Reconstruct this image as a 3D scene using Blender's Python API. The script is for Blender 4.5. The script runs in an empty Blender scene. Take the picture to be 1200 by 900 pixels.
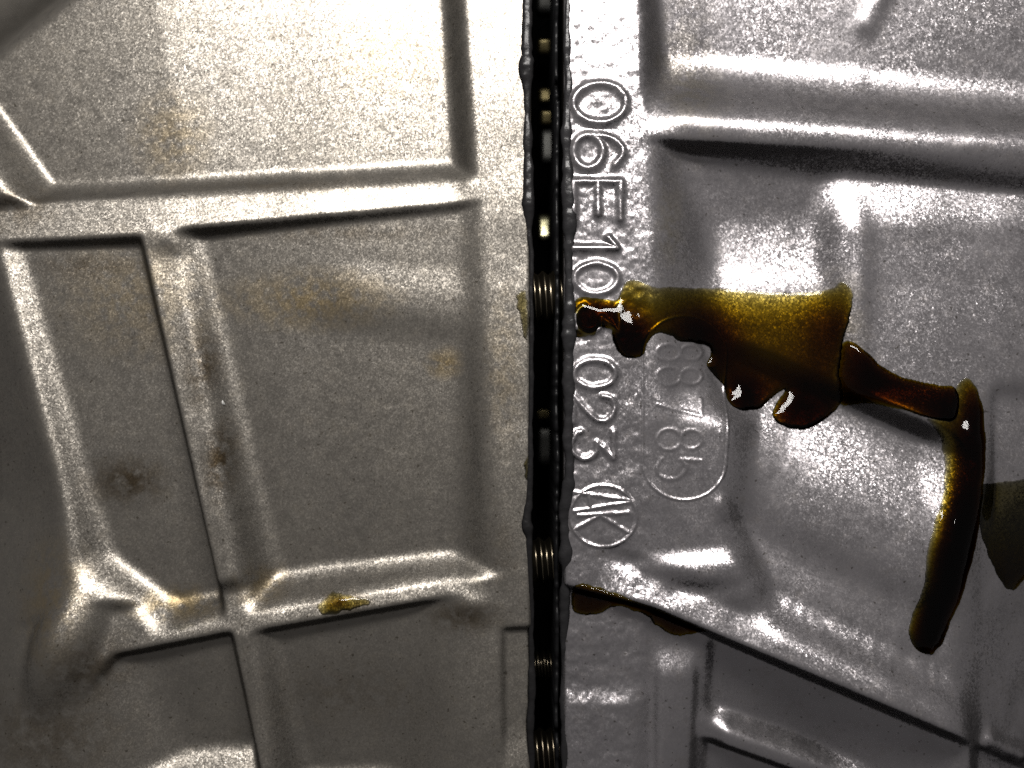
import bpy, bmesh, math, mathutils
import numpy as np

# ------------------------------------------------------------------ scale
# Measured on the photograph in millimetre-like steps: 1 step = 0.15 mm.
S = 0.00015           # metres per step
CU, CV = 600.0, 450.0 # picture centre
D = 1150.0            # camera distance above the flange face, in steps

def M3(x, y, z):
    return ((x - CU) * S, (CV - y) * S, z * S)

# ------------------------------------------------------------------ camera, world, light, exposure
sc = bpy.context.scene
cam_d = bpy.data.cameras.new('camera')
cam = bpy.data.objects.new('camera', cam_d)
sc.collection.objects.link(cam)
cam.location = M3(CU, CV, D)
cam_d.sensor_width = 36.0
cam_d.lens = 18.0 * D / 600.0
cam_d.clip_start = 0.005
cam_d.clip_end = 10.0
cam_d.dof.use_dof = True
cam_d.dof.focus_distance = (D + 6) * S
cam_d.dof.aperture_fstop = 7.5
sc.camera = cam

world = bpy.data.worlds.new('World')
sc.world = world
world.use_nodes = True
wb = world.node_tree.nodes['Background']
wb.inputs[0].default_value = (1.0, 0.97, 0.97, 1)
wb.inputs[1].default_value = 0.058

# a long workshop bar light held above the joint, parallel to the ribs
bar = bpy.data.lights.new('work_light_bar', 'AREA')
bar.shape = 'RECTANGLE'
bar.size = 0.24
bar.size_y = 0.045
bar.energy = 0.68
bar.color = (1.0, 0.965, 0.925)
bar_o = bpy.data.objects.new('work_light_bar', bar)
sc.collection.objects.link(bar_o)
bar_o.location = M3(640, -640, 1150)
aim = mathutils.Vector(M3(620, 380, 0)) - bar_o.location
bar_o.rotation_euler = aim.to_track_quat('-Z', 'Y').to_euler()

sc.view_settings.view_transform = 'Standard'
sc.view_settings.look = 'None'
sc.view_settings.gamma = 1.0
sc.view_settings.exposure = 0.0
sc.cycles.max_bounces = 4
sc.cycles.glossy_bounces = 0
sc.cycles.diffuse_bounces = 1
sc.cycles.transparent_max_bounces = 12
sc.cycles.use_denoising = False
sc.cycles.sample_clamp_indirect = 4.0

# ------------------------------------------------------------------ maths helpers
def Wp(u, v, h=0.0):
    """point of the plane at height h that is seen at (u, v)"""
    f = (D - h) / D
    return (CU + (u - CU) * f, CV + (v - CV) * f)

def sstep(a, b, x):
    t = np.clip((x - a) / (b - a), 0, 1)
    return t * t * (3 - 2 * t)

def smin(a, b, k):
    k = np.maximum(k, 1e-4)
    h = np.clip(0.5 + 0.5 * (b - a) / k, 0, 1)
    return b * (1 - h) + a * h - k * h * (1 - h)

def smax(a, b, k):
    return -smin(-a, -b, k)

def hash2(ix, iy, seed):
    n = (ix.astype(np.int64) * 374761393 + iy.astype(np.int64) * 668265263 + seed * 974711) & 0x7fffffff
    n = ((n ^ (n >> 13)) * 1274126177) & 0x7fffffff
    n = n ^ (n >> 16)
    return (n & 0xffff) / 65535.0

def noise(x, y, scale, seed=0):
    """value noise in -1..1"""
    X = x / scale; Y = y / scale
    ix = np.floor(X); iy = np.floor(Y)
    fx = X - ix; fy = Y - iy
    fx = fx * fx * fx * (fx * (6 * fx - 15) + 10); fy = fy * fy * fy * (fy * (6 * fy - 15) + 10)
    a = hash2(ix, iy, seed); b = hash2(ix + 1, iy, seed)
    c = hash2(ix, iy + 1, seed); d = hash2(ix + 1, iy + 1, seed)
    return 2 * (a * (1 - fx) * (1 - fy) + b * fx * (1 - fy) + c * (1 - fx) * fy + d * fx * fy) - 1

def seg_dist(x, y, p, q):
    px, py = p; qx, qy = q
    dx, dy = qx - px, qy - py
    L = dx * dx + dy * dy + 1e-9
    t = np.clip(((x - px) * dx + (y - py) * dy) / L, 0, 1)
    return np.hypot(x - px - t * dx, y - py - t * dy), t

def line_side(x, y, p, q, inside):
    """signed distance to the line pq, positive on the side away from 'inside'"""
    px, py = p; qx, qy = q
    nx, ny = (qy - py), -(qx - px)
    L = math.hypot(nx, ny)
    nx /= L; ny /= L
    d = (x - px) * nx + (y - py) * ny
    if (inside[0] - px) * nx + (inside[1] - py) * ny > 0:
        d = -d
    return d

def pocket(x, y, floor, edges, inside):
    """a pocket with drafted walls. edges: (p, q, height the line was read at, slope, floor fillet, rim rounding)"""
    z = floor
    walls, kts = [], []
    for p, q, h, s, kf, kt in edges:
        d = line_side(x, y, Wp(*p, h), Wp(*q, h), Wp(*inside, h))
        w = h + s * d
        walls.append(w); kts.append(kt)
        z = smax(z, w, kf)
    wa = np.stack(walls)
    e = np.exp(np.clip((wa - wa.max(0)) / 12.0, -40, 0))
    kt = (e * np.array(kts)[:, None, None]).sum(0) / e.sum(0) if wa.ndim == 3 else (e * np.array(kts)[:, None]).sum(0) / e.sum(0)
    return z, np.minimum(kt, np.maximum(0.9 * -floor, 2.0))

def bilin(x, y, box, tl, tr, bl, br):
    tx = np.clip((x - box[0]) / (box[2] - box[0]), -.6, 1.6)
    ty = np.clip((y - box[1]) / (box[3] - box[1]), -.6, 1.6)
    return (tl * (1 - tx) + tr * tx) * (1 - ty) + (bl * (1 - tx) + br * tx) * ty

def ridge(x, y, p, q, w, h, hz=0.0):
    d, _ = seg_dist(x, y, Wp(*p, hz), Wp(*q, hz))
    return h * np.exp(-(d / w) ** 2)

# ------------------------------------------------------------------ relief of the left casting
def left_relief(x, y):
    """returns height and the region index of each point"""
    Z0 = np.zeros_like(x) - 1.0
    top = Z0 + 0.9 * noise(x, y, 60, 1) + 0.25 * noise(x, y, 17, 2)
    top = top - 3.0 * sstep(545, 500, x)
    # rib tops lean a little towards their drafted side
    dl = line_side(x, y, Wp(0, 288, -3), Wp(545, 243, -3), Wp(300, 500, -3))
    top = top - 0.28 * np.clip(dl, 0, 44) * sstep(556, 530, x) * sstep(60, 44, dl)
    dl = line_side(x, y, Wp(130, 772, -3), Wp(509, 706, -3), Wp(400, 900, -3))
    top = top - 0.28 * np.clip(dl, 0, 50) * sstep(560, 530, x) * sstep(70, 50, dl)
    dl = line_side(x, y, Wp(165, 283, -3), Wp(254, 684, -3), Wp(0, 500, -3))
    top = top - 0.16 * np.clip(dl, 0, 44) * sstep(70, 44, dl) * sstep(280, 300, y) * sstep(700, 680, y)
    P = []
    # upper pocket
    f = bilin(x, y, (0, 0, 540, 200), -52, -36, -54, -38)
    fold = 172 + 0.17 * y
    f = f + np.where(x < fold, -0.05 * (fold - x), -0.03 * (x - fold)) + 6
    f = f + 5 * sstep(300, 420, x + 0.05 * y) - 2.0
    P.append(('pocket_floor', *pocket(x, y, f, [
        ((0, 242), (545, 208), -6, 2.1, 32, 15),
        ((540, 0), (553, 190), -4, 1.7, 14, 12),
        ((-22, 134), (34, 208), -38, 1.8, 14, 14)], (300, 100))))
    # falling corner at the very top left
    d0 = line_side(x, y, Wp(0, 52, -30), Wp(66, 0, -30), Wp(300, 300, -30))
    # pocket left of the long upright rib
    f = bilin(x, y, (40, 285, 250, 690), -20, -23, -42, -46) + 1.2 * noise(x, y, 90, 4)
    P.append(('pocket_floor', *pocket(x, y, f, [
        ((20, 286), (165, 280), -10, 4.0, 5, 9),
        ((165, 283), (254, 684), -8, 5.0, 3, 4),
        ((130, 752), (255, 725), -8, 2.0, 24, 15),
        ((108, 650), (159, 690), -30, 1.8, 20, 28),
        ((34, 320), (110, 645), -26, 1.3, 16, 14)], (150, 450))))
    # large middle pocket
    f = bilin(x, y, (260, 260, 550, 655), -26, -16, -64, -40)
    yy = y - 0.10 * (x - 450)
    f = f - 6.0 * sstep(355, 402, yy) * sstep(300, 430, x) + 3.5 * sstep(300, 345, yy) * sstep(360, 430, x) + 2.5
    f = f + 0.8 * noise(x, y, 110, 5)
    P.append(('pocket_floor', *pocket(x, y, f, [
        ((225, 270), (548, 242), -10, 4.0, 12, 9),
        ((212, 280), (284, 690), -10, 1.8, 32, 16),
        ((255, 725), (562, 672), -6, 2.1, 32, 15),
        ((556, 245), (578, 660), -3, 0.95, 14, 14)], (420, 450))))
    # two pockets under the lower rib and the notch beside the joint
    f = -24 - 0.13 * (y - 750) + 0.6 * noise(x, y, 70, 6)
    P.append(('pocket_floor', *pocket(x, y, f, [
        ((128, 770), (280, 740), -9, 4.0, 4, 9),
        ((272, 748), (304, 905), -6, 5.0, 3, 4),
        ((86, 834), (131, 770), -6, 2.4, 5, 8),
        ((150, 760), (170, 900), -24, 0.35, 8, 14),
        ((150, 934), (300, 926), -4, 1.0, 12, 12)], (210, 830))))
    f = -24 - 0.12 * (y - 720) + 0.6 * noise(x, y, 80, 7)
    P.append(('pocket_floor', *pocket(x, y, f, [
        ((300, 741), (509, 704), -9, 4.0, 4, 9),
        ((302, 745), (320, 905), -8, 1.4, 18, 14),
        ((528, 706), (534, 905), -3, 0.55, 12, 14),
        ((330, 965), (500, 960), -4, 1.0, 12, 12)], (420, 820))))
    f = -11 + 0 * x
    P.append(('pocket_floor', *pocket(x, y, f, [
        ((588, 737), (640, 735), -3, 4.0, 3, 3),
        ((588, 738), (589, 905), -3, 2.0, 4, 5),
        ((580, 890), (640, 886), -3, 0.42, 10, 10)], (610, 800))))
    Z = top.copy()
    reg = np.zeros(x.shape, int)
    for i, (nm, pz, kt) in enumerate(P):
        reg[pz < Z - 1.0] = 10 + i
        Z = smin(Z, pz, kt)
    Z = smin(Z, -44 - 1.5 * d0, 18)
    # outer flank that falls away to the left
    L1 = (Wp(4, 325, -10), Wp(93, 645, -10))
    inside = Wp(300, 450, -10)
    d1 = line_side(x, y, *L1, inside)
    d2 = line_side(x, y, Wp(-100, 305, -10), Wp(60, 302, -10), Wp(0, 600, -10))
    d3 = line_side(x, y, Wp(84, 640, -2), Wp(8, 880, -2), inside)
    fl = smax(-6 - 0.75 * d1, 0 - 0.62 * d3, 20)
    fl = smax(fl, -60 - 0.45 * d1, 20)
    fl = smax(fl, -70 + 4.0 * d2 , 4)
    reg[fl < Z - 2] = 3
    Z = smin(Z, fl, 16)
    d, t = seg_dist(x, y, Wp(100, 668, 8), Wp(34, 852, 8))
    sd = line_side(x, y, Wp(100, 668, 8), Wp(34, 852, 8), Wp(300, 700, 0))
    boss = -12 + 40 * np.sin(math.pi * np.clip(t, 0, 1) ** 1.15) * (1 - 0.2 * t) - np.where(sd < 0, d * d / 58.0, d * d / 44.0)
    lim = line_side(x, y, Wp(131, 768, -4), Wp(78, 836, -4), Wp(60, 740, -4))
    boss = np.where(lim > 0, boss - 3.0 * lim, boss)
    lim = line_side(x, y, Wp(106, 652, -30), Wp(159, 690, -30), Wp(60, 760, -30))
    boss = smin(boss, -30 - 1.8 * lim, 36)
    reg[boss > Z] = 2
    Z = smax(Z, boss, 12)
    # little rib in the bottom corner
    d, t = seg_dist(x, y, Wp(-20, 830, -40), Wp(40, 935, -40))
    sgn = line_side(x, y, Wp(-20, 830, -40), Wp(40, 935, -40), Wp(0, 920, -40))
    low = np.where(sgn < 0, -22 - 0.15 * np.abs(sgn), -22 - 6.0 * sgn)
    low = np.where((x < 140) & (y > 790) & (x > -60), low, -400)
    Z = smax(Z, low, 4)
    Z = Z + 5 * np.exp(-((x - Wp(552, 0, 0)[0]) / 22) ** 2 - ((y - Wp(0, 708, 0)[1]) / 14) ** 2)
    # flange = plain face beside the joint
    reg[(reg == 0) & (x > 553)] = 1
    return Z, reg

def left_skin(x, y):
    return 0.10 * noise(x, y, 11, 8) - 5 * np.exp(-np.clip(622 - x, 0, 99) / 2.2)

# ------------------------------------------------------------------ relief of the right casting
def right_relief(x, y):
    top = 1.2 * noise(x, y, 48, 21) + 0.5 * noise(x, y, 20, 22)
    reg = np.zeros(x.shape, int)
    # face behind the crest of the upper rib leans down towards the next pocket
    cl = line_side(x, y, Wp(775, 132, 2), Wp(1200, 160, 2), Wp(900, 0, 2))
    xr = sstep(765, 815, x)
    top = top + 0.02 * np.clip(x - 800, 0, 420) * sstep(330, 150, y) + xr * (3 - 0.34 * np.clip(cl, 0, 60)) * sstep(70, 0, cl - 40)
    # raised facet and crest of the lower rib
    tl = line_side(x, y, Wp(690, 652, 4), Wp(880, 634, 4), Wp(700, 500, 4))
    top = top + 11 * sstep(0, 28, tl) * sstep(690, 780, x) * sstep(1140, 1080, x)
    top = top - 6 * sstep(0, 22, tl - 34) * sstep(760, 800, x) * sstep(905, 850, x) * sstep(70, 45, tl)
    el = line_side(x, y, Wp(690, 694, 0), Wp(1085, 850, 0), Wp(800, 880, 0))
    top = top + (7 - 0.34 * np.clip(el, 0, 44)) * sstep(70, 44, el) * sstep(-6, 0, el) * sstep(680, 740, x) * sstep(1110, 1070, x)
    top = top + ridge(x, y, (846, 590), (884, 640), 9, 5)
    # right side column falls off to the right
    top = top - 0.55 * np.clip(x - Wp(1118, 0, 0)[0], 0, 130) * sstep(560, 640, y)
    top = top - 1.0 * np.clip(x - Wp(1150, 0, 0)[0], 0, 30) * sstep(420, 470, y) * sstep(640, 560, y)
    Z = top
    # upper pocket
    f = -42 - 0.16 * np.clip(x - 770, 0, 72) + 0.06 * np.clip(x - 842, 0, 400) - 0.17 * y + 0.8 * noise(x, y, 70, 23)
    f = f + ridge(x, y, (1040, -30), (1014, 30), 13, 5, -50)
    r1, kt = pocket(x, y, f, [
        ((752, 0), (756, 150), 0, 1.7, 16, 14),
        ((770, 130), (1200, 157), 0, 0.95, 34, 24)], (1000, 0))
    r1 = r1 + ridge(x, y, (1013, 82), (1012, 100), 12, 1.6, -20)
    reg[r1 < Z - 1] = 10
    Z = smin(Z, r1, kt)
    # hollow behind the oil pool
    ye = y + 2.6 * (np.sqrt((862 - x) ** 2 + 300) + 862 - x) / 2 * sstep(300, 400, y)
    t = ye - Wp(0, 268, -55)[1]
    bowl = -58 + np.where(t < 0, 0.0050 * t * t, np.where(t < 62, 0.0016 * t * t, 6.15 + 8 * (1 - np.exp(-(t - 62) / 42.0)) + 0.42 * np.clip(t - 230, 0, 400)))
    bowl, kb = pocket(x, y, bowl, [
        ((775, 190), (785, 340), 0, 1.0, 26, 26),
        ((1000, 190), (1004, 420), -14, 1.15, 18, 14)], (890, 300))
    # panel right of the finger
    f = -21 + 0.03 * (x - 1100) + 1.2 * noise(x, y, 60, 24) + 0.10 * np.clip(y - 330, 0, 200) + 9 * sstep(290, 215, y)
    pan, kp = pocket(x, y, f, [
        ((1016, 190), (1020, 420), -14, 0.9, 16, 18),
        ((1225, 200), (1215, 700), -20, 1.2, 10, 8),
        ((1000, 470), (1190, 472), -8, 0.4, 20, 20)], (1100, 320))
    inner = np.full_like(x, -20.0) - 16 * sstep(270, 200, y) + 1.0 * noise(x, y, 50, 25)
    rr = np.where((pan < bowl) & (pan < inner), 12, np.where(bowl < inner, 11, 13))
    inner = smin(smin(inner, bowl, 26), pan, 24)
    # everything below the upper rib's overhanging edge
    r2, kt = pocket(x, y, inner, [
        ((790, 166), (1000, 177), -6, 7.0, 4, 3),
        ((1000, 177), (1260, 209), -6, 1.5, 8, 8),
        ((768, 180), (778, 400), 0, 1.1, 24, 22)], (1000, 400))
    r2 = np.where(y > 600, 50, r2 + 40 * sstep(452, 520, y) * sstep(1140, 1070, x) + 25 * sstep(480, 600, y))
    m = r2 < Z - 1
    reg[m] = rr[m]
    Z = smin(Z, r2, kt)
    # drum above the lower rib, the valley behind it and the rib's inner face
    q = -0.41 * (x - 900) + 0.91 * (y - 500)
    ax_ = 0.91 * (x - 950) + 0.41 * (y - 560)
    g = 0.10 * np.clip(ax_, -30, 170)
    zd = -48 + 30 * sstep(-50, 46, q) - 7 * np.exp(-((q - 125) / 30.0) ** 2) + 0.5 * noise(x, y, 60, 26) + g
    zd = smax(zd, 14 + 1.4 * (q - 210) + g, 26)
    zd = smin(zd, 17 + 0.22 * (q - 215) + g, 16)
    # chatter marks left on the inner face of the rib
    zd = zd + 0.8 * noise(ax_ * 1.0, q * 0.25, 5.5, 35) * np.exp(-((q - 186) / 15.0) ** 2) * sstep(880, 915, x)
    m = sstep(840, 896, x + 0.1 * (y - 560) - 0.5 * np.clip(y - 615, 0, 70)) * sstep(1165, 1088, x) * sstep(-88, -62, q)
    reg[(m > 0.5) & (y < 1000)] = 14
    Z = Z * (1 - m) + zd * m
    # space under the lower rib
    f = -14 + 0 * x
    f = f - 6 * sstep(745, 772, x + 0.04 * (y - 800)) - 5 * sstep(826, 846, x + 0.05 * (y - 800))
    f = f + 7 * sstep(806, 832, y) * sstep(770, 735, x)
    f = f + 0.9 * noise(x, y, 34, 27) + 10 * sstep(762, 800, y) * sstep(766, 776, x) * sstep(826, 812, x)
    f = f - 0.22 * np.clip(y - 770, 0, 200) * sstep(760, 850, x) - 8 * sstep(826, 850, x)
    rb = line_side(x, y, Wp(838, 852, -30), Wp(965, 900, -30), Wp(900, 780, -30))
    f = f + (30 * sstep(-26, 4, rb) - 26 * sstep(16, 26, rb)) * sstep(815, 862, x)
    r5, kt = pocket(x, y, f, [
        ((640, 682), (760, 712), -2, 5.0, 5, 5),
        ((760, 712), (1088, 852), -2, 5.0, 5, 5),
        ((1078, 800), (1108, 905), -8, 0.5, 30, 24)], (860, 880))
    reg[r5 < Z - 1] = 15
    Z = smin(Z, r5, kt)
    # low ridge in the bottom right corner
    Z = Z + ridge(x, y, (1162, 868), (1215, 896), 9, 12, -20)
    d = line_side(x, y, Wp(1162, 880, -20), Wp(1215, 908, -20), Wp(1200, 800, -20))
    Z = Z - 10 * sstep(0, 8, d) * sstep(1130, 1160, x)
    # names of the remaining pieces
    rem = reg == 0
    reg[rem & (x < 765)] = 1
    reg[rem & (x >= 765) & (y < 330)] = 2
    reg[rem & (y > 640) & (x >= 690) & (x < 1100)] = 3
    reg[rem & (x >= 1100) & (y > 330)] = 4
    reg[rem & (reg == 0)] = 1
    return Z, reg

def right_skin(x, y):
    lump = sstep(775, 745, x)
    return lump * (0.5 * noise(x, y, 9, 28) + 0.25 * noise(x, y, 4.6, 29)) + 0.06 * noise(x, y, 6, 30) - 5 * np.exp(-np.clip(x - 661, 0, 99) / 2.2)

def grid_axis(a, b, step, grow_a, grow_b):
    n = int(round((b - a) / step))
    core = list(np.linspace(a, b, n + 1))
    st = step; v = a; pre = []
    while grow_a is not None and v > grow_a:
        st *= 1.25; v -= st; pre.append(v)
    st = step; v = b; post = []
    while grow_b is not None and v < grow_b:
        st *= 1.25; v += st; post.append(v)
    return np.array(pre[::-1] + core + post)

class Sheet:
    """relief sampled on a grid, its edges rounded as in a sand casting"""
    def __init__(self, ax, ay, relief, skin, radius):
        self.ax, self.ay = ax, ay
        X, Y = np.meshgrid(ax, ay)
        Z, self.reg = relief(X, Y)
        k = int(3 * radius) + 1
        g = np.exp(-0.5 * (np.arange(-k, k + 1) / radius) ** 2); g /= g.sum()
        for axis in (0, 1):
            pad = [(0, 0), (0, 0)]; pad[axis] = (k, k)
            Zp = np.pad(Z, pad, mode='edge')
            n = Z.shape[axis]
            Z = sum(g[i] * np.take(Zp, np.arange(i, i + n), axis) for i in range(2 * k + 1))
        self.X, self.Y, self.Z = X, Y, Z + skin(X, Y)
    def __call__(self, x, y):
        x = np.atleast_1d(np.asarray(x, float)); y = np.atleast_1d(np.asarray(y, float))
        i = np.clip(np.searchsorted(self.ax, x) - 1, 0, len(self.ax) - 2)
        j = np.clip(np.searchsorted(self.ay, y) - 1, 0, len(self.ay) - 2)
        tx = np.clip((x - self.ax[i]) / (self.ax[i + 1] - self.ax[i]), 0, 1)
        ty = np.clip((y - self.ay[j]) / (self.ay[j + 1] - self.ay[j]), 0, 1)
        Z = self.Z
        return (Z[j, i] * (1 - tx) + Z[j, i + 1] * tx) * (1 - ty) + (Z[j + 1, i] * (1 - tx) + Z[j + 1, i + 1] * tx) * ty

STEP = 1.45
ay = grid_axis(-40, 940, STEP, -420, 1320)
hl = Sheet(grid_axis(-40, 622, STEP, -420, None), ay, left_relief, left_skin, 2.0)
hr = Sheet(grid_axis(661, 1240, STEP, None, 1620), ay, right_relief, right_skin, 2.2)

def on_surface(pts, hf):
    """points seen at (u, v) carried onto the relief"""
    out = []
    u = np.array([p[0] for p in pts], float); v = np.array([p[1] for p in pts], float)
    x, y = u.copy(), v.copy()
    for _ in range(6):
        z = hf(x, y)
        f = (D - z) / D
        x = CU + (u - CU) * f; y = CV + (v - CV) * f
    return np.stack([x, y], 1)

# ------------------------------------------------------------------ materials
def new_mat(name):
    m = bpy.data.materials.new(name)
    m.use_nodes = True
    nt = m.node_tree
    nt.nodes.clear()
    return m, nt, nt.nodes, nt.links

def N(nodes, t, **kw):
    n = nodes.new(t)
    for k, v in kw.items():
        if k.startswith('i_'):
            n.inputs[k[2:].replace('_', ' ')].default_value = v
        else:
            setattr(n, k, v)
    return n

def mathn(nt, op, a, b=None, c=None, clamp=False):
    n = nt.nodes.new('ShaderNodeMath'); n.operation = op; n.use_clamp = clamp
    for i, v in enumerate((a, b, c)):
        if v is None: continue
        if isinstance(v, (int, float)): n.inputs[i].default_value = v
        else: nt.links.new(v, n.inputs[i])
    return n.outputs[0]

def mixcol(nt, fac, a, b):
    n = nt.nodes.new('ShaderNodeMix'); n.data_type = 'RGBA'
    for idx, v in ((0, fac), (6, a), (7, b)):
        if isinstance(v, (int, float)): n.inputs[idx].default_value = v
        elif isinstance(v, tuple): n.inputs[idx].default_value = v
        else: nt.links.new(v, n.inputs[idx])
    return n.outputs[2]

def maprange(nt, v, a, b, c, d):
    n = nt.nodes.new('ShaderNodeMapRange')
    nt.links.new(v, n.inputs[0])
    for i, q in enumerate((a, b, c, d)): n.inputs[i + 1].default_value = q
    return n.outputs[0]

def tex_noise(nt, co, scale, detail=2.0, rough=0.5):
    n = nt.nodes.new('ShaderNodeTexNoise')
    n.inputs['Scale'].default_value = scale; n.inputs['Detail'].default_value = detail
    n.inputs['Roughness'].default_value = rough
    nt.links.new(co, n.inputs['Vector'])
    return n.outputs[0]

def blot(nt, co, u, v, ru, rv, edge=0.5):
    """soft stain mask round one place of the casting"""
    c = M3(*Wp(u, v, -10), 0)
    mp = nt.nodes.new('ShaderNodeMapping'); mp.vector_type = 'POINT'
    sx, sy = 1 / (ru * S), 1 / (rv * S)
    mp.inputs['Location'].default_value = (-c[0] * sx, -c[1] * sy, 0)
    mp.inputs['Scale'].default_value = (sx, sy, 0)
    nt.links.new(co, mp.inputs[0])
    l = nt.nodes.new('ShaderNodeVectorMath'); l.operation = 'LENGTH'
    nt.links.new(mp.outputs[0], l.inputs[0])
    return maprange(nt, l.outputs['Value'], edge, 1.0, 1.0, 0.0)

def casting_material(name, base, rough, cell, tilt, grain, lumpy, stains=(), tone2=None, patch=None, coat=0.0, metallic=1.0):
    m, nt, nd, lk = new_mat(name)
    out = N(nd, 'ShaderNodeOutputMaterial')
    b = N(nd, 'ShaderNodeBsdfPrincipled')
    lk.new(b.outputs[0], out.inputs[0])
    b.inputs['Metallic'].default_value = metallic
    co = N(nd, 'ShaderNodeTexCoord').outputs['Object']
    big = tex_noise(nt, co, 90.0, 3.0, 0.6)
    mid = tex_noise(nt, co, 420.0, 3.0, 0.6)
    col = mixcol(nt, maprange(nt, big, 0.35, 0.65, 0, 1), base, tone2 or base)
    col = mixcol(nt, maprange(nt, mid, 0.55, 0.8, 0, 0.35), col, (base[0] * .62, base[1] * .58, base[2] * .5, 1))
    speck = tex_noise(nt, co, 1300.0, 1.0)
    col = mixcol(nt, maprange(nt, speck, 0.70, 0.76, 0, 0.6), col, (0.10, 0.08, 0.05, 1))
    for u, v, ru, rv, c, amt in stains:
        mk = blot(nt, co, u, v, ru, rv, 0.15)
        brk = maprange(nt, mid, 0.34, 0.54, 0.0, 1.0)
        fac = mathn(nt, 'MULTIPLY', mathn(nt, 'MULTIPLY', mk, brk), amt, clamp=True)
        col = mixcol(nt, fac, col, c)
    lk.new(col, b.inputs['Base Color'])
    rg = mathn(nt, 'ADD', maprange(nt, mid, 0.3, 0.7, -0.05, 0.05), rough)
    lk.new(rg, b.inputs['Roughness'])
    # blasted / cast skin: every grain is a tiny facet with its own tilt
    def facets(sz, amt):
        vo = N(nd, 'ShaderNodeTexVoronoi'); vo.inputs['Scale'].default_value = 1.0 / (sz * S)
        lk.new(co, vo.inputs['Vector'])
        sb = N(nd, 'ShaderNodeVectorMath', operation='SUBTRACT'); lk.new(vo.outputs['Color'], sb.inputs[0])
        sb.inputs[1].default_value = (0.5, 0.5, 0.5)
        sl = N(nd, 'ShaderNodeVectorMath', operation='SCALE'); lk.new(sb.outputs[0], sl.inputs[0])
        if isinstance(amt, (int, float)): sl.inputs['Scale'].default_value = amt
        else: lk.new(amt, sl.inputs['Scale'])
        return sl.outputs[0]
    if patch:
        pm = maprange(nt, tex_noise(nt, co, patch, 2.0), 0.36, 0.64, 0.40, 1.05)
        a1 = mathn(nt, 'MULTIPLY', pm, tilt); a2 = mathn(nt, 'MULTIPLY', pm, tilt * 0.6)
    else:
        a1, a2 = tilt, tilt * 0.35
    hgt = tex_noise(nt, co, 1000.0, 3.0)
    if lumpy:
        hgt = mathn(nt, 'ADD', hgt, mathn(nt, 'MULTIPLY', tex_noise(nt, co, 480.0, 2.0), lumpy))
    bp = N(nd, 'ShaderNodeBump')
    bp.inputs['Strength'].default_value = 1.0
    bp.inputs['Distance'].default_value = grain
    lk.new(hgt, bp.inputs['Height'])
    ad = N(nd, 'ShaderNodeVectorMath', operation='ADD'); lk.new(facets(cell, a1), ad.inputs[0]); lk.new(facets(cell * 1.9, a2), ad.inputs[1])
    ad2 = N(nd, 'ShaderNodeVectorMath', operation='ADD'); lk.new(ad.outputs[0], ad2.inputs[0]); lk.new(bp.outputs[0], ad2.inputs[1])
    nz = N(nd, 'ShaderNodeVectorMath', operation='NORMALIZE'); lk.new(ad2.outputs[0], nz.inputs[0])
    lk.new(nz.outputs[0], b.inputs['Normal'])
    if coat:
        b.inputs['Coat Weight'].default_value = coat
        b.inputs['Coat Roughness'].default_value = 0.14
        b.inputs['Coat IOR'].default_value = 1.47
        lk.new(bp.outputs[0], b.inputs['Coat Normal'])
    return m

BRN = (0.12, 0.08, 0.035, 1)
AMB = (0.55, 0.36, 0.07, 1)
MAT = {}
MAT['left'] = casting_material('blasted_aluminium', (0.54, 0.50, 0.44, 1), 0.41, 1.45, 0.20, 0.00002, 0.0,
    stains=((140, 566, 62, 40, BRN, 0.85), (236, 430, 26, 60, BRN, 0.8), (256, 540, 24, 62, BRN, 0.9), (360, 350, 130, 46, AMB, 0.45),
            (60, 860, 120, 70, BRN, 0.5), (20, 240, 60, 40, BRN, 0.55), (545, 722, 60, 26, BRN, 0.7), (200, 712, 70, 24, AMB, 0.5),
            (150, 350, 120, 90, AMB, 0.25), (520, 425, 30, 24, AMB, 0.5), (330, 215, 180, 16, BRN, 0.35), (60, 700, 60, 90, AMB, 0.3), (400, 272, 170, 14, BRN, 0.4), (90, 310, 90, 20, BRN, 0.45), (590, 430, 30, 120, AMB, 0.2),
            (190, 150, 60, 70, AMB, 0.3), (450, 60, 90, 60, AMB, 0.22), (110, 780, 60, 50, BRN, 0.6), (400, 820, 150, 60, BRN, 0.3), (300, 690, 40, 30, AMB, 0.35), (590, 640, 24, 60, BRN, 0.3), (402, 706, 44, 15, BRN, 1.0)),
    tone2=(0.49, 0.455, 0.405, 1), metallic=0.88)
MAT['right'] = casting_material('oily_aluminium', (0.80, 0.76, 0.785, 1), 0.32, 1.5, 0.21, 0.000015, 1.0,
    stains=((810, 80, 60, 130, (0.42, 0.37, 0.26, 1), 0.5), (785, 260, 30, 90, (0.42, 0.37, 0.26, 1), 0.5), (990, 380, 40, 80, (0.5, 0.42, 0.26, 1), 0.5)),
    tone2=(0.71, 0.675, 0.695, 1), patch=70.0, coat=0.5, metallic=0.90)

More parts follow.
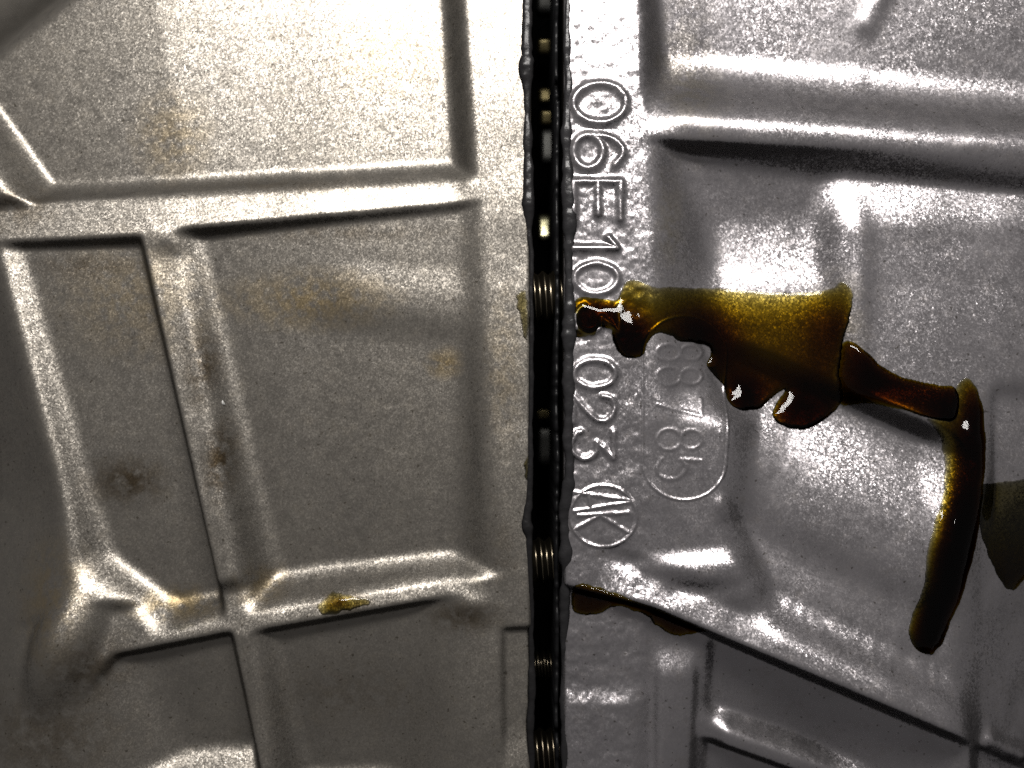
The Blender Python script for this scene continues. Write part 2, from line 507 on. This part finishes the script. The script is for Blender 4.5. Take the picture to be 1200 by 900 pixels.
def simple_mat(name, col, rough, metal=0.0, bump=0.0, bscale=1500.0, spec=0.5, var=0.3):
    m, nt, nd, lk = new_mat(name)
    out = N(nd, 'ShaderNodeOutputMaterial'); b = N(nd, 'ShaderNodeBsdfPrincipled')
    lk.new(b.outputs[0], out.inputs[0])
    co = N(nd, 'ShaderNodeTexCoord').outputs['Object']
    n = tex_noise(nt, co, bscale * .3, 3.0)
    c = mixcol(nt, maprange(nt, n, .3, .7, 0, 1), col, tuple(q * (1 - var) for q in col[:3]) + (1,))
    lk.new(c, b.inputs['Base Color'])
    b.inputs['Metallic'].default_value = metal
    b.inputs['Roughness'].default_value = rough
    b.inputs['Specular IOR Level'].default_value = spec
    if bump:
        bp = N(nd, 'ShaderNodeBump'); bp.inputs['Distance'].default_value = bump
        lk.new(tex_noise(nt, co, bscale, 2.0), bp.inputs['Height']); lk.new(bp.outputs[0], b.inputs['Normal'])
    return m

MAT['sealant'] = simple_mat('grey_sealant', (0.035, 0.034, 0.036, 1), 0.28, 0, 0.00006, 1600.0)
MAT['sealant_black'] = simple_mat('black_sealant', (0.022, 0.021, 0.022, 1), 0.30, 0, 0.00006, 1600.0)
MAT['gasket'] = simple_mat('dark_gasket', (0.012, 0.012, 0.013, 1), 0.4, 0, 0.00003, 1800.0, spec=0.3)
MAT['bolt'] = simple_mat('oiled_dark_steel', (0.46, 0.39, 0.28, 1), 0.30, 1.0, 0.00001, 2500.0)
MAT['joint'] = simple_mat('near_black_joint', (0.02, 0.018, 0.016, 1), 0.35, 0.0, 0.00003, 900.0, spec=0.3)  # near-black colour over the whole joint face
MAT['cavity'] = simple_mat('gap_shade_black', (0.003, 0.003, 0.003, 1), 0.8, 0, 0.0, spec=0.05)  # black colour for the shade deep in the gap
MAT['glint'] = simple_mat('oily_steel_glint', (0.75, 0.72, 0.45, 1), 0.25, 1.0, 0.00002, 1500.0)  # oily steel in a lighter colour, painting in the glint of one block
MAT['steel'] = simple_mat('pale_steel', (0.17, 0.17, 0.16, 1), 0.5, 1.0, 0.00002, 1500.0)
MAT['pin'] = simple_mat('oily_steel', (0.24, 0.20, 0.10, 1), 0.42, 1.0, 0.00002, 1500.0)

def oil_material(name, density, col):
    m, nt, nd, lk = new_mat(name)
    out = N(nd, 'ShaderNodeOutputMaterial')
    tr = N(nd, 'ShaderNodeBsdfTransparent')
    gl = N(nd, 'ShaderNodeBsdfGlossy'); gl.inputs['Roughness'].default_value = 0.04
    fr = N(nd, 'ShaderNodeFresnel'); fr.inputs['IOR'].default_value = 1.47
    mx = N(nd, 'ShaderNodeMixShader')
    lk.new(fr.outputs[0], mx.inputs[0]); lk.new(tr.outputs[0], mx.inputs[1]); lk.new(gl.outputs[0], mx.inputs[2])
    lk.new(mx.outputs[0], out.inputs['Surface'])
    ab = N(nd, 'ShaderNodeVolumeAbsorption')
    ab.inputs['Color'].default_value = col; ab.inputs['Density'].default_value = density
    lk.new(ab.outputs[0], out.inputs['Volume'])
    return m

MAT['oil'] = oil_material('engine_oil', 6800.0, (0.79, 0.69, 0.02, 1))

# ------------------------------------------------------------------ mesh helpers
def link(o, parent=None):
    sc.collection.objects.link(o)
    if parent: o.parent = parent
    return o

def tag(o, label=None, cat=None, group=None, kind=None):
    for k, v in (('label', label), ('category', cat), ('group', group), ('kind', kind)):
        if v: o[k] = v
    return o

def empty(name, loc=(0, 0, 0)):
    o = bpy.data.objects.new(name, None)
    o.empty_display_size = 0.01
    o.location = loc
    return link(o)

def mesh_obj(name, verts, faces, mat, parent=None, normals=None, smooth=True):
    me = bpy.data.meshes.new(name)
    verts = np.asarray(verts, np.float32); faces = np.asarray(faces, np.int32)
    k = faces.shape[1]
    me.vertices.add(len(verts)); me.vertices.foreach_set('co', verts.ravel())
    me.loops.add(faces.size); me.loops.foreach_set('vertex_index', faces.ravel())
    me.polygons.add(len(faces))
    me.polygons.foreach_set('loop_start', np.arange(0, faces.size, k, dtype=np.int32))
    if smooth:
        me.polygons.foreach_set('use_smooth', np.ones(len(faces), bool))
    me.update(calc_edges=True)
    me.validate()
    if normals is not None:
        me.normals_split_custom_set_from_vertices([tuple(n) for n in normals])
    me.materials.append(mat)
    return link(bpy.data.objects.new(name, me), parent)

def to_world(x, y, z):
    return np.stack([(x - CU) * S, (CV - y) * S, z * S], -1)

def build_casting(root, sheet, names, mat, edge_side):
    X, Y, Z, reg, ax, ay = sheet.X, sheet.Y, sheet.Z, sheet.reg, sheet.ax, sheet.ay
    # normals of the whole sheet, so that the pieces shade as one casting
    dzx = np.gradient(Z, ax, axis=1); dzy = np.gradient(Z, ay, axis=0)
    nrm = np.stack([-dzx, dzy, np.ones_like(Z)], -1)
    nrm /= np.linalg.norm(nrm, axis=-1, keepdims=True)
    co = to_world(X, Y, Z).reshape(-1, 3); nrm = nrm.reshape(-1, 3)
    ny, nx = X.shape
    idx = np.arange(nx * ny).reshape(ny, nx)
    quads = np.stack([idx[1:, :-1], idx[1:, 1:], idx[:-1, 1:], idx[:-1, :-1]], -1).reshape(-1, 4)
    fr = reg[:-1, :-1].reshape(-1)
    parts = {}
    for r in np.unique(fr):
        q = quads[fr == r]
        if len(q) < 60:
            continue
        used, inv = np.unique(q, return_inverse=True)
        o = mesh_obj(names[r], co[used], inv.reshape(-1, 4), mat, root, nrm[used])
        parts[r] = o
    small = [r for r in np.unique(fr) if (fr == r).sum() < 60]
    # joint face: the side wall that goes down into the gap
    col = 0 if edge_side < 0 else nx - 1
    ex, ey, ez = X[:, col], Y[:, col], Z[:, col]
    rows = [to_world(ex, ey, ez)]
    for dz in (1.5, 6, 40, 140, 320):
        rows.append(to_world(ex + edge_side * (0.8 if dz > 1 else 0), ey, ez - dz))
    v = np.concatenate(rows)
    f = []
    n = len(ey)
    I = np.arange(n * len(rows)).reshape(len(rows), n)
    f = np.stack([I[:-1, :-1], I[:-1, 1:], I[1:, 1:], I[1:, :-1]], -1).reshape(-1, 4)
    if edge_side > 0: f = f[:, ::-1]
    mesh_obj('joint_face', v, f, MAT['joint'], root, smooth=False)
    return parts

# ------------------------------------------------------------------ the two castings
left = empty('blasted_casting')
tag(left, 'matte shot-blasted aluminium casting with crossing ribs, left of the dark joint', 'casting')
left_names = {0: 'rib', 1: 'flange', 2: 'boss', 3: 'outer_flank'}
for i in range(6): left_names[10 + i] = 'pocket_floor'
lp = build_casting(left, hl, left_names, MAT['left'], 1)

right = empty('glossy_casting')
tag(right, 'shiny oil-wet aluminium casting with raised part number, right of the dark joint', 'casting')
right_names = {1: 'flange', 2: 'rib', 3: 'rib', 4: 'side_column', 10: 'pocket_floor', 11: 'hollow', 12: 'panel', 13: 'web',
               14: 'hollow', 15: 'lower_face'}
rp = build_casting(right, hr, right_names, MAT['right'], -1)
flange = rp[1]

# ------------------------------------------------------------------ raised lettering (reads downwards, tops to the right)
def bez(pts, n=8):
    """Catmull-Rom through pts"""
    P = [np.array(p, float) for p in pts]
    P = [2 * P[0] - P[1]] + P + [2 * P[-1] - P[-2]]
    out = []
    for i in range(1, len(P) - 2):
        for k in range(n):
            t = k / n
            a, b, c, d = P[i - 1], P[i], P[i + 1], P[i + 2]
            out.append(0.5 * (2 * b + (c - a) * t + (2 * a - 5 * b + 4 * c - d) * t * t + (3 * b - 3 * c + d - a) * t ** 3))
    out.append(P[-2])
    return [tuple(p) for p in out]

def oval(cx, cy, rx, ry, a0=0, a1=360, n=40):
    return [(cx + rx * math.cos(math.radians(a0 + (a1 - a0) * i / n)), cy + ry * math.sin(math.radians(a0 + (a1 - a0) * i / n))) for i in range(n + 1)]

# each glyph as strokes in a box: a = 0..1 along the line of writing (down the picture), b = 0..1 up the letter (to the right)
def glyph(ch):
    if ch == '0': return [[(0.5 + 0.5 * math.cos(t), 0.5 + 0.5 * math.sin(t)) for t in np.linspace(0, 2 * math.pi, 41)]]
    if ch == '6': return [[(0.5 + 0.5 * math.cos(t), 0.3 + 0.3 * math.sin(t)) for t in np.linspace(0, 2 * math.pi, 33)],
                          bez([(0.02, 0.34), (0.04, 0.68), (0.28, 0.95), (0.6, 1.0), (0.9, 0.86)])]
    if ch == 'E': return [[(0, 0), (0, 1)], [(0, 1), (0.9, 1)], [(0, 0.52), (0.78, 0.52)], [(0, 0), (0.95, 0)]]
    if ch == '1': return [[(0.75, 0), (0.75, 1)], [(0.75, 1), (0.1, 0.80)]]
    if ch == '3': return [[(0.05, 1), (0.95, 1)], [(0.95, 1), (0.42, 0.60)], bez([(0.42, 0.60), (0.78, 0.56), (1.0, 0.30), (0.8, 0.04), (0.45, -0.02), (0.12, 0.08), (0.02, 0.2)])]
    if ch == '2': return [bez([(0.04, 0.74), (0.14, 0.94), (0.48, 1.02), (0.86, 0.90), (0.94, 0.66), (0.72, 0.42), (0.05, 0.0)]), [(0.05, 0), (0.97, 0)]]
    if ch == '8': return [[(0.5 + 0.47 * math.cos(t), 0.27 + 0.27 * math.sin(t)) for t in np.linspace(0, 2 * math.pi, 31)],
                          [(0.5 + 0.42 * math.cos(t), 0.77 + 0.24 * math.sin(t)) for t in np.linspace(0, 2 * math.pi, 31)]]
    if ch == '7': return [[(0.0, 1), (0.95, 1)], [(0.95, 1), (0.3, 0)]]
    if ch == '5': return [[(0.9, 1), (0.15, 1)], [(0.15, 1), (0.1, 0.55)], bez([(0.1, 0.55), (0.5, 0.66), (0.95, 0.45), (0.9, 0.12), (0.5, 0.0), (0.05, 0.1)])]
    return []

def raised(name, strokes_uv, width, height, parent, mat, hf, pad=12, step=0.8, sharp=2.0):
    """a raised cast mark: a patch that lies on the relief and swells along the strokes"""
    strokes = [on_surface(s, hf) for s in strokes_uv]
    allp = np.concatenate(strokes)
    x0, y0 = allp.min(0) - pad; x1, y1 = allp.max(0) + pad
    x0 = max(x0, 661.5)
    ax_ = np.arange(x0, x1, step); ay_ = np.arange(y0, y1, step)
    X, Y = np.meshgrid(ax_, ay_)
    d = np.full(X.shape, 1e9)
    for s in strokes:
        for i in range(len(s) - 1):
            d = np.minimum(d, seg_dist(X, Y, s[i], s[i + 1])[0])
    w = width * (1 + 0.16 * noise(X, Y, 14, 41))
    H = height * (1 + 0.22 * noise(X, Y, 18, 42)) * np.exp(-(d / w) ** sharp)
    base = hf(X.ravel(), Y.ravel()).reshape(X.shape)
    Z = base + H + 0.03
    dzx = np.gradient(Z, ax_, axis=1); dzy = np.gradient(Z, ay_, axis=0)
    nrm = np.stack([-dzx, dzy, np.ones_like(Z)], -1)
    nrm /= np.linalg.norm(nrm, axis=-1, keepdims=True)
    ny, nx = X.shape
    idx = np.arange(nx * ny).reshape(ny, nx)
    q = np.stack([idx[1:, :-1], idx[1:, 1:], idx[:-1, 1:], idx[:-1, :-1]], -1).reshape(-1, 4)
    keep = (d < width * 2.1)
    kq = (keep[:-1, :-1] & keep[1:, :-1] & keep[:-1, 1:] & keep[1:, 1:]).reshape(-1)
    q = q[kq]
    co = to_world(X, Y, np.where(keep, Z, base - 0.4)).reshape(-1, 3)
    used, inv = np.unique(q, return_inverse=True)
    return mesh_obj(name, co[used], inv.reshape(-1, 4), mat, parent, nrm.reshape(-1, 3)[used])

chars = [('0', 98, 144, 672, 733), ('6', 159, 197, 672, 729), ('E', 213, 262, 672, 727), ('1', 276, 296, 672, 723), ('0', 309, 344, 673, 724),
         ('3', 358, 391, 675, 725), ('0', 422, 454, 673, 721), ('2', 463, 495, 672, 719), ('3', 505, 538, 671, 719)]
for ch, v0, v1, u0, u1 in chars:
    st = [[(u0 + b * (u1 - u0), v0 + a * (v1 - v0)) for a, b in s] for s in glyph(ch)]
    o = raised('raised_numeral' if ch.isdigit() else 'raised_letter', st, 4.9 if v1 < 300 else 4.0, 5.2 if v1 < 300 else 3.6, flange, MAT['right'], hr)
# foundry mark: letters in a ring
ring = raised('foundry_mark', [oval(707, 605, 39, 36)], 2.2, 1.6, flange, MAT['right'], hr)
raised('foundry_mark', [[(673, 577), (738, 586)], [(738, 588), (673, 599)], [(690, 579), (692, 596)]], 2.6, 1.7, flange, MAT['right'], hr)
raised('foundry_mark', [[(678, 604), (736, 601)], [(704, 603), (672, 621)], [(704, 604), (736, 624)]], 2.6, 1.7, flange, MAT['right'], hr)
# faint date plate
cap = oval(802, 416, 49, 46, 180, 360, 24) + oval(802, 540, 49, 46, 0, 180, 24)
raised('date_plate_rim', [cap + [cap[0]]], 1.8, 1.0, flange, MAT['right'], hr, step=0.7)
for ch, v0, v1 in (('8', 403, 423), ('8', 430, 452), ('7', 468, 488), ('8', 502, 528), ('5', 536, 562)):
    st = [[(770 + b * 52, v0 + a * (v1 - v0)) for a, b in s] for s in glyph(ch)]
    raised('date_numeral', st, 2.4, 0.75, flange, MAT['right'], hr, step=0.8)

# ------------------------------------------------------------------ sealant beads, gasket, cavity, bolts in the joint
def bead(name, path, mat, label, seed):
    """path: (v, u centre, half width, height) ; a lumpy squeezed-out bead"""
    P = np.array(path, float)
    vs = np.arange(P[0, 0], P[-1, 0], 1.6)
    uc = np.interp(vs, P[:, 0], P[:, 1]); hw = np.interp(vs, P[:, 0], P[:, 2]); zc = np.interp(vs, P[:, 0], P[:, 3])
    one = np.full_like(vs, seed * 7.3)
    hw = 0.92 * hw * (1 + 0.30 * noise(vs, one, 26, seed) + 0.16 * noise(vs, one, 9, seed + 1))
    uc = uc + 1.2 * noise(vs, one, 34, seed + 2)
    n = 14
    vv, ff = [], []
    for i in range(len(vs)):
        for k in range(n):
            a = 2 * math.pi * k / n
            r = 1 + 0.10 * float(noise(np.array([vs[i]]), np.array([k * 3.0]), 7, seed + 3)[0])
            vv.append(M3(uc[i] + hw[i] * r * math.cos(a), vs[i], zc[i] + 0.8 * hw[i] * r * math.sin(a)))
    for i in range(len(vs) - 1):
        for k in range(n):
            k2 = (k + 1) % n
            ff.append((i * n + k, i * n + k2, (i + 1) * n + k2, (i + 1) * n + k))
    o = mesh_obj(name, vv, ff, mat)
    tag(o, label, 'sealant')
    return o

bead('sealant_bead', [(-200, 619, 5, -2), (-10, 619, 6, -2), (40, 618, 7, -1), (90, 617, 8, -1), (130, 619, 5, -2), (180, 619, 6, -2), (240, 618, 8, -1),
                      (268, 621, 4, -3), (300, 622, 3, -4), (420, 622, 4, -4), (520, 622, 3, -4), (590, 620, 5, -3), (612, 617, 8, -2), (632, 621, 4, -3),
                      (700, 623, 3, -6), (780, 624, 4, -14), (860, 622, 6, -8), (905, 624, 4, -8), (1100, 624, 4, -8)],
     MAT['sealant_black'], 'lumpy black sealant bead along the edge of the matte left casting', 51)
bead('sealant_bead', [(-200, 664, 4, -3), (0, 665, 4, -2), (60, 665, 4.5, -2), (95, 666, 4, -2), (130, 664, 6, -2), (230, 667, 7, -1), (265, 669, 9, 0), (290, 667, 7, -1),
                      (340, 667, 7, -1), (380, 667, 8, -1), (440, 667, 7, -1), (520, 667, 7, -1), (570, 666, 8, -1), (600, 662, 6, -4), (650, 664, 7, -4), (720, 663, 6, -14),
                      (800, 661, 3, -22), (850, 664, 6, -14), (905, 664, 7, -12), (1100, 664, 6, -12)],
     MAT['sealant'], 'lumpy dark grey sealant bead beside the raised part number', 61)

# thin metal gasket standing in the gap
def gasket():
    vs = np.arange(-300, 1200, 3.0)
    one = np.zeros_like(vs)
    topz = -16 + 3.5 * noise(vs, one, 17, 71) + 2.5 * noise(vs, one, 6, 72)
    topz = np.where((vs > 86) & (vs < 112), topz - 16, topz)
    xs = (651.0, 655.5)
    rows = []
    for i, v in enumerate(vs):
        off = 1.0 * float(noise(np.array([v]), np.array([3.0]), 60, 73)[0])
        rows += [M3(xs[0] + off, v, -230), M3(xs[0] + off, v, topz[i] - 1), M3(xs[1] + off, v, topz[i]), M3(xs[1] + off, v, -230)]
    ff = []
    for i in range(len(vs) - 1):
        for k in range(3):
            ff.append((i * 4 + k, i * 4 + k + 1, (i + 1) * 4 + k + 1, (i + 1) * 4 + k))
    o = mesh_obj('gasket_strip', rows, ff, MAT['gasket'], smooth=False)
    tag(o, 'thin dark gasket edge standing upright inside the joint gap', 'gasket')
gasket()

v = [M3(560, -500, -300), M3(720, -500, -300), M3(720, 1400, -300), M3(560, 1400, -300)]
o = mesh_obj('gap_shade_sheet', v, [(0, 3, 2, 1)], MAT['cavity'], smooth=False)  # black sheet closing the gap, its colour stands for the unlit depth
tag(o, 'black sheet standing in for the shade at the bottom of the joint gap', 'floor', kind='structure')

def bolt(name, vc, zc, R, label, pitch=13.0, ph=0.0):
    """threaded bolt that crosses the gap: axis from casting to casting"""
    root = empty(name, M3(640, vc, zc))
    n, m = 56, 64
    us = np.linspace(606, 674, m + 1)
    vv, ff = [], []
    for i, u in enumerate(us):
        for k in range(n):
            a = 2 * math.pi * k / n
            w = ((u + pitch * k / n + ph) / pitch) % 1.0
            r = R - 6.0 * abs(2 * w - 1) ** 0.8
            vv.append(((u - 640) * S, r * math.sin(a) * S, r * math.cos(a) * S))
        # ring closes on itself because the thread advances one pitch per turn
    for i in range(m):
        for k in range(n):
            k2 = (k + 1) % n
            ff.append((i * n + k, (i + 1) * n + k, (i + 1) * n + k2, i * n + k2))
    mesh_obj('thread', vv, ff, MAT['bolt'], root)
    vv, ff = [], []
    for i, u in enumerate((604, 676)):
        for k in range(24):
            a = 2 * math.pi * k / 24
            vv.append(((u - 640) * S, (R - 6.5) * math.sin(a) * S, (R - 6.5) * math.cos(a) * S))
    for k in range(24):
        ff.append((k, 24 + k, 24 + (k + 1) % 24, (k + 1) % 24))
    mesh_obj('shank', vv, ff, MAT['bolt'], root)
    tag(root, label, 'bolt', 'threaded bolts across the joint gap')

bolt('threaded_bolt', 345, -52, 34, 'threaded dark bolt crossing the gap beside the numeral 1 of the part number', ph=3)
bolt('threaded_bolt', 668, -58, 30, 'threaded dark bolt crossing the gap just below the ringed foundry mark', ph=7)
bolt('threaded_bolt', 812, -110, 20, 'faint deep-set bolt crossing the gap between the two lower threads', 8, ph=2)
bolt('threaded_bolt', 905, -62, 30, 'threaded bolt at the bottom edge of the gap', ph=5)

def stub(name, u0, u1, v0, v1, zc, label, tilt=0.0, mat='pin'):
    """bevelled steel block deep in the gap, seen through it"""
    bm = bmesh.new()
    bmesh.ops.create_cube(bm, size=1.0)
    bmesh.ops.bevel(bm, geom=bm.edges[:], offset=0.3, segments=4, affect='EDGES', profile=0.6)
    a = Wp(u0, v0, zc); b = Wp(u1, v1, zc)
    for v in bm.verts:
        x, y, z = v.co
        px = (a[0] + b[0]) / 2 + x * (b[0] - a[0]); py = (a[1] + b[1]) / 2 + y * (b[1] - a[1])
        v.co = M3(px, py, zc + z * 24 + tilt * y * (b[1] - a[1]))
    bmesh.ops.recalc_face_normals(bm, faces=bm.faces)
    me = bpy.data.meshes.new(name); bm.to_mesh(me); bm.free()
    for p in me.polygons: p.use_smooth = True
    me.materials.append(MAT[mat])
    o = link(bpy.data.objects.new(name, me))
    tag(o, label, 'metal block', 'oily metal blocks deep in the gap')

stub('steel_block', 628, 650, -14, 18, -170, 'pale steel block deep in the gap at the top edge of the picture', -0.15, 'steel')
stub('steel_block', 629, 647, 48, 67, -170, 'small amber-tinted block deep in the gap, second from the top', -0.2)
stub('steel_block', 630, 649, 104, 124, -190, 'dull olive block deep in the gap beside the numeral 0 at the top', 0.15)
stub('steel_block', 632, 650, 131, 150, -165, 'amber block deep in the gap beside the upper end of the numeral 6', -0.1)
stub('steel_block', 633, 651, 152, 194, -160, 'long pale block deep in the gap beside the numeral 6', 0.1, 'steel')
stub('steel_block', 629, 647, 250, 284, -150, 'brightest yellow-white block in the gap just above the upper bolt', 0.32, 'glint')
stub('steel_block', 627, 648, 478, 492, -200, 'dim olive block deep in the gap beside the numeral 2', 0.1)
stub('steel_block', 630, 648, 500, 545, -210, 'dim long block deep in the gap beside the last numeral 3', 0.05, 'steel')

# ------------------------------------------------------------------ oil
def poly_sdf(X, Y, P):
    """positive inside"""
    d = np.full(X.shape, 1e9); ins = np.zeros(X.shape, bool)
    n = len(P)
    for i in range(n):
        p, q = P[i], P[(i + 1) % n]
        d = np.minimum(d, seg_dist(X, Y, p, q)[0])
        c = ((p[1] > Y) != (q[1] > Y))
        with np.errstate(divide='ignore', invalid='ignore'):
            xi = (q[0] - p[0]) * (Y - p[1]) / (q[1] - p[1] + 1e-12) + p[0]
        ins ^= c & (X < xi)
    return np.where(ins, d, -d)

def closed_spline(pts, n=6):
    P = [np.array(p, float) for p in pts]
    m = len(P); out = []
    for i in range(m):
        a, b, c, d = P[i - 1], P[i], P[(i + 1) % m], P[(i + 2) % m]
        for k in range(n):
            t = k / n
            out.append(tuple(0.5 * (2 * b + (c - a) * t + (2 * a - 5 * b + 4 * c - d) * t * t + (3 * b - 3 * c + d - a) * t ** 3)))
    return out

def oil(name, outline, depth, label, hf, edge=10.0, step=1.1, smooth_base=0.0, clip=None, cat='oil', jitter=1.5, mat='oil', thin=1.0):
    """oil lying on the relief: closed body between the casting and a smooth upper surface.
    depth: function of the seen coordinates giving the depth away from the rim"""
    P = on_surface(closed_spline(outline), hf)
    for sc_, sd_ in ((8, 81), (25, 84)):
        P[:, 0] += jitter * noise(P[:, 0], P[:, 1], sc_, sd_); P[:, 1] += jitter * noise(P[:, 0], P[:, 1], sc_, sd_ + 1)
    x0, y0 = P.min(0) - 3; x1, y1 = P.max(0) + 3
    ax_ = np.arange(x0, x1, step); ay_ = np.arange(y0, y1, step)
    X, Y = np.meshgrid(ax_, ay_)
    sd = poly_sdf(X, Y, P)
    base = hf(X.ravel(), Y.ravel()).reshape(X.shape)
    if smooth_base:
        b = base.copy()
        k = int(smooth_base)
        for axis in (0, 1):
            c = np.cumsum(np.concatenate([np.repeat(np.take(b, [0], axis), k + 1, axis), b, np.repeat(np.take(b, [-1], axis), k, axis)], axis), axis)
            n_ = b.shape[axis]
            b = (np.take(c, np.arange(2 * k + 1, 2 * k + 1 + n_), axis) - np.take(c, np.arange(0, n_), axis)) / (2 * k + 1)
        sm = base + 1.8 * np.tanh((b - base) / 1.8)
    else:
        sm = base
    f = D / (D - base)
    U = CU + (X - CU) * f; V = CV + (Y - CV) * f
    t = np.clip(sd / edge, 0, 1)
    prof = np.sqrt(np.clip(1 - (1 - t) ** 2, 0, 1))
    dep = depth(U, V) * prof ** thin
    Z = base + (sm - base) * np.clip(t, 0, 1) + dep
    Zs = Z.copy()
    for _ in range(3):
        for axis in (0, 1):
            Zs = (np.roll(Zs, 1, axis) + 2 * Zs + np.roll(Zs, -1, axis)) / 4
        Zs = np.where(sd > 0, Zs, Z)
    Z = np.maximum(Zs, base + 0.25 * np.minimum(dep, 1.5))
    ny, nx = X.shape
    idx = np.arange(nx * ny).reshape(ny, nx)
    keep = sd > -step
    kq = (keep[:-1, :-1] & keep[1:, :-1] & keep[:-1, 1:] & keep[1:, 1:])
    q = np.stack([idx[1:, :-1], idx[1:, 1:], idx[:-1, 1:], idx[:-1, :-1]], -1)[kq]
    topv = to_world(X, Y, np.where(sd > 0, Z, base - 0.3)).reshape(-1, 3)
    botv = to_world(X, Y, base - 2.5).reshape(-1, 3)
    used, inv = np.unique(q, return_inverse=True)
    inv = inv.reshape(-1, 4)
    nU = len(used)
    faces = [inv, inv[:, ::-1] + nU]
    e = np.concatenate([inv[:, [0, 1]], inv[:, [1, 2]], inv[:, [2, 3]], inv[:, [3, 0]]])
    key = e[:, 0].astype(np.int64) * nU + e[:, 1]; rev = e[:, 1].astype(np.int64) * nU + e[:, 0]
    bd = e[~np.isin(key, rev)]
    faces.append(np.stack([bd[:, 1], bd[:, 0], bd[:, 0] + nU, bd[:, 1] + nU], -1))
    o = mesh_obj(name, np.concatenate([topv[used], botv[used]]), np.concatenate(faces), MAT[mat])
    tag(o, label, cat)
    return o

def gauss(U, V, u, v, r):
    return np.exp(-((U - u) ** 2 + (V - v) ** 2) / (r * r))

def d_pool(U, V):
    d = 1.0 + 1.6 * sstep(340, 385, V) + 2.0 * sstep(385, 465, V) * sstep(835, 860, U)
    d = d + 7 * gauss(U, V, 942, 482, 28) + 7 * gauss(U, V, 872, 464, 22) + 8 * gauss(U, V, 740, 398, 24) + 5 * gauss(U, V, 820, 392, 30)
    d = d + 8 * gauss(U, V, 698, 374, 30) + 4 * gauss(U, V, 985, 390, 36) + 3 * gauss(U, V, 845, 410, 26)
    return d
oil('oil_pool', [(673, 352), (700, 349), (722, 351), (730, 333), (742, 328), (765, 335), (800, 337), (850, 338), (895, 342), (940, 343), (972, 340), (985, 332), (998, 341), (996, 370), (987, 405),
                 (983, 440), (986, 468), (970, 488), (945, 502), (918, 500), (905, 487), (911, 470), (919, 457), (907, 462), (891, 478), (868, 480), (853, 469), (848, 452),
                 (841, 445), (829, 428), (833, 412), (825, 403), (796, 400), (786, 393), (770, 390), (759, 402), (753, 416), (741, 420), (728, 416), (721, 402),
                 (716, 388), (704, 384), (697, 392), (685, 396), (674, 391)],
    d_pool, 'large amber-brown oil pool with dark drooping lobes across the right casting', hr, edge=16, smooth_base=5, jitter=1.1)
oil('oil_strand', [(986, 404), (1000, 401), (1016, 412), (1032, 428), (1062, 444), (1100, 452), (1118, 454), (1124, 472), (1117, 492), (1085, 488), (1045, 477), (1012, 472), (984, 473), (980, 440)],
    lambda U, V: 9.0 + 1.5 * noise(U, V, 30, 97), 'dark glossy oil strand running right from the pool to the long drip', hr, edge=17, smooth_base=5, jitter=0.8)
oil('oil_drip', [(1116, 470), (1122, 452), (1133, 442), (1145, 455), (1154, 500), (1153, 570), (1143, 640), (1130, 690), (1112, 735), (1098, 760), (1085, 767), (1071, 759), (1065, 740),
                 (1072, 715), (1081, 695), (1085, 660), (1095, 615), (1105, 580), (1107, 540), (1100, 507), (1086, 490), (1110, 486)],
    lambda U, V: 2.6 + 10 * sstep(0, 22, U + 0.2 * (V - 560) - 1107) + 5 * gauss(U, V, 1086, 740, 30) + 0.8 * noise(U, V, 24, 91), 'long dark oil drip hanging down with a rounded black end', hr, edge=26, smooth_base=5, jitter=1.4, thin=1.7)
oil('oil_drip', [(1150, 572), (1162, 566), (1205, 560), (1250, 560), (1262, 620), (1240, 690), (1205, 676), (1192, 692), (1180, 690), (1165, 665), (1154, 640), (1147, 608)],
    lambda U, V: 0.5 + 2.2 * sstep(610, 685, V), 'short oil drip at the right edge beside the long drip', hr, edge=14, smooth_base=4)
oil('oil_puddle', [(672, 690), (684, 684), (700, 688), (725, 697), (760, 710), (800, 727), (826, 739), (800, 743), (776, 737), (752, 719), (722, 711), (704, 719), (688, 721), (673, 716)],
    lambda U, V: 5 + 0 * U, 'dark amber oil puddle under the lower rib beside the gap', hr, edge=10, smooth_base=3)
oil('oil_smear', [(610, 343), (618, 338), (620.5, 350), (620.5, 380), (620, 398), (614, 388), (608, 372), (606, 355)],
    lambda U, V: 0.5 + 0 * U, 'amber oil smear on the left casting beside the upper bolt', hl, edge=6, jitter=2.5)
oil('oil_smear', [(616, 536), (620.5, 530), (620.5, 562), (616, 556)],
    lambda U, V: 0.8 + 0 * U, 'tiny amber oil smear on the left casting level with the last numeral 3', hl, edge=4)
oil('oil_smear', [(373, 708), (378, 698), (400, 696), (424, 700), (432, 704), (424, 712), (400, 718), (380, 722)],
    lambda U, V: 1.1 + 0.6 * noise(U, V, 9, 95), 'amber oil smear on the crest of the lower left rib', hl, edge=8, jitter=3)
oil('oil_smear', [(190, 738), (200, 733), (226, 728), (228, 734), (205, 741)],
    lambda U, V: 0.2 + 0 * U, 'faint thin amber smear near the left end of the lower left rib', hl, edge=8, jitter=2)

# a chip of white grit on the upright rib
P = on_surface([(262, 472)], hl)[0]
zc = float(hl(*P)[0])
rng = np.random.RandomState(5)
pts = rng.normal(size=(10, 3)); pts /= np.linalg.norm(pts, axis=1, keepdims=True)
bm = bmesh.new()
for p in pts: bm.verts.new(M3(P[0] + 3.0 * p[0], P[1] + 3.6 * p[1], zc + 1.0 + 2 * p[2]))
bmesh.ops.convex_hull(bm, input=bm.verts)
me = bpy.data.meshes.new('grit_chip'); bm.to_mesh(me); bm.free()
me.materials.append(simple_mat('white_grit', (0.8, 0.8, 0.78, 1), 0.5))
tag(link(bpy.data.objects.new('grit_chip', me)), 'tiny white grit chip on the upright rib of the left casting', 'grit')
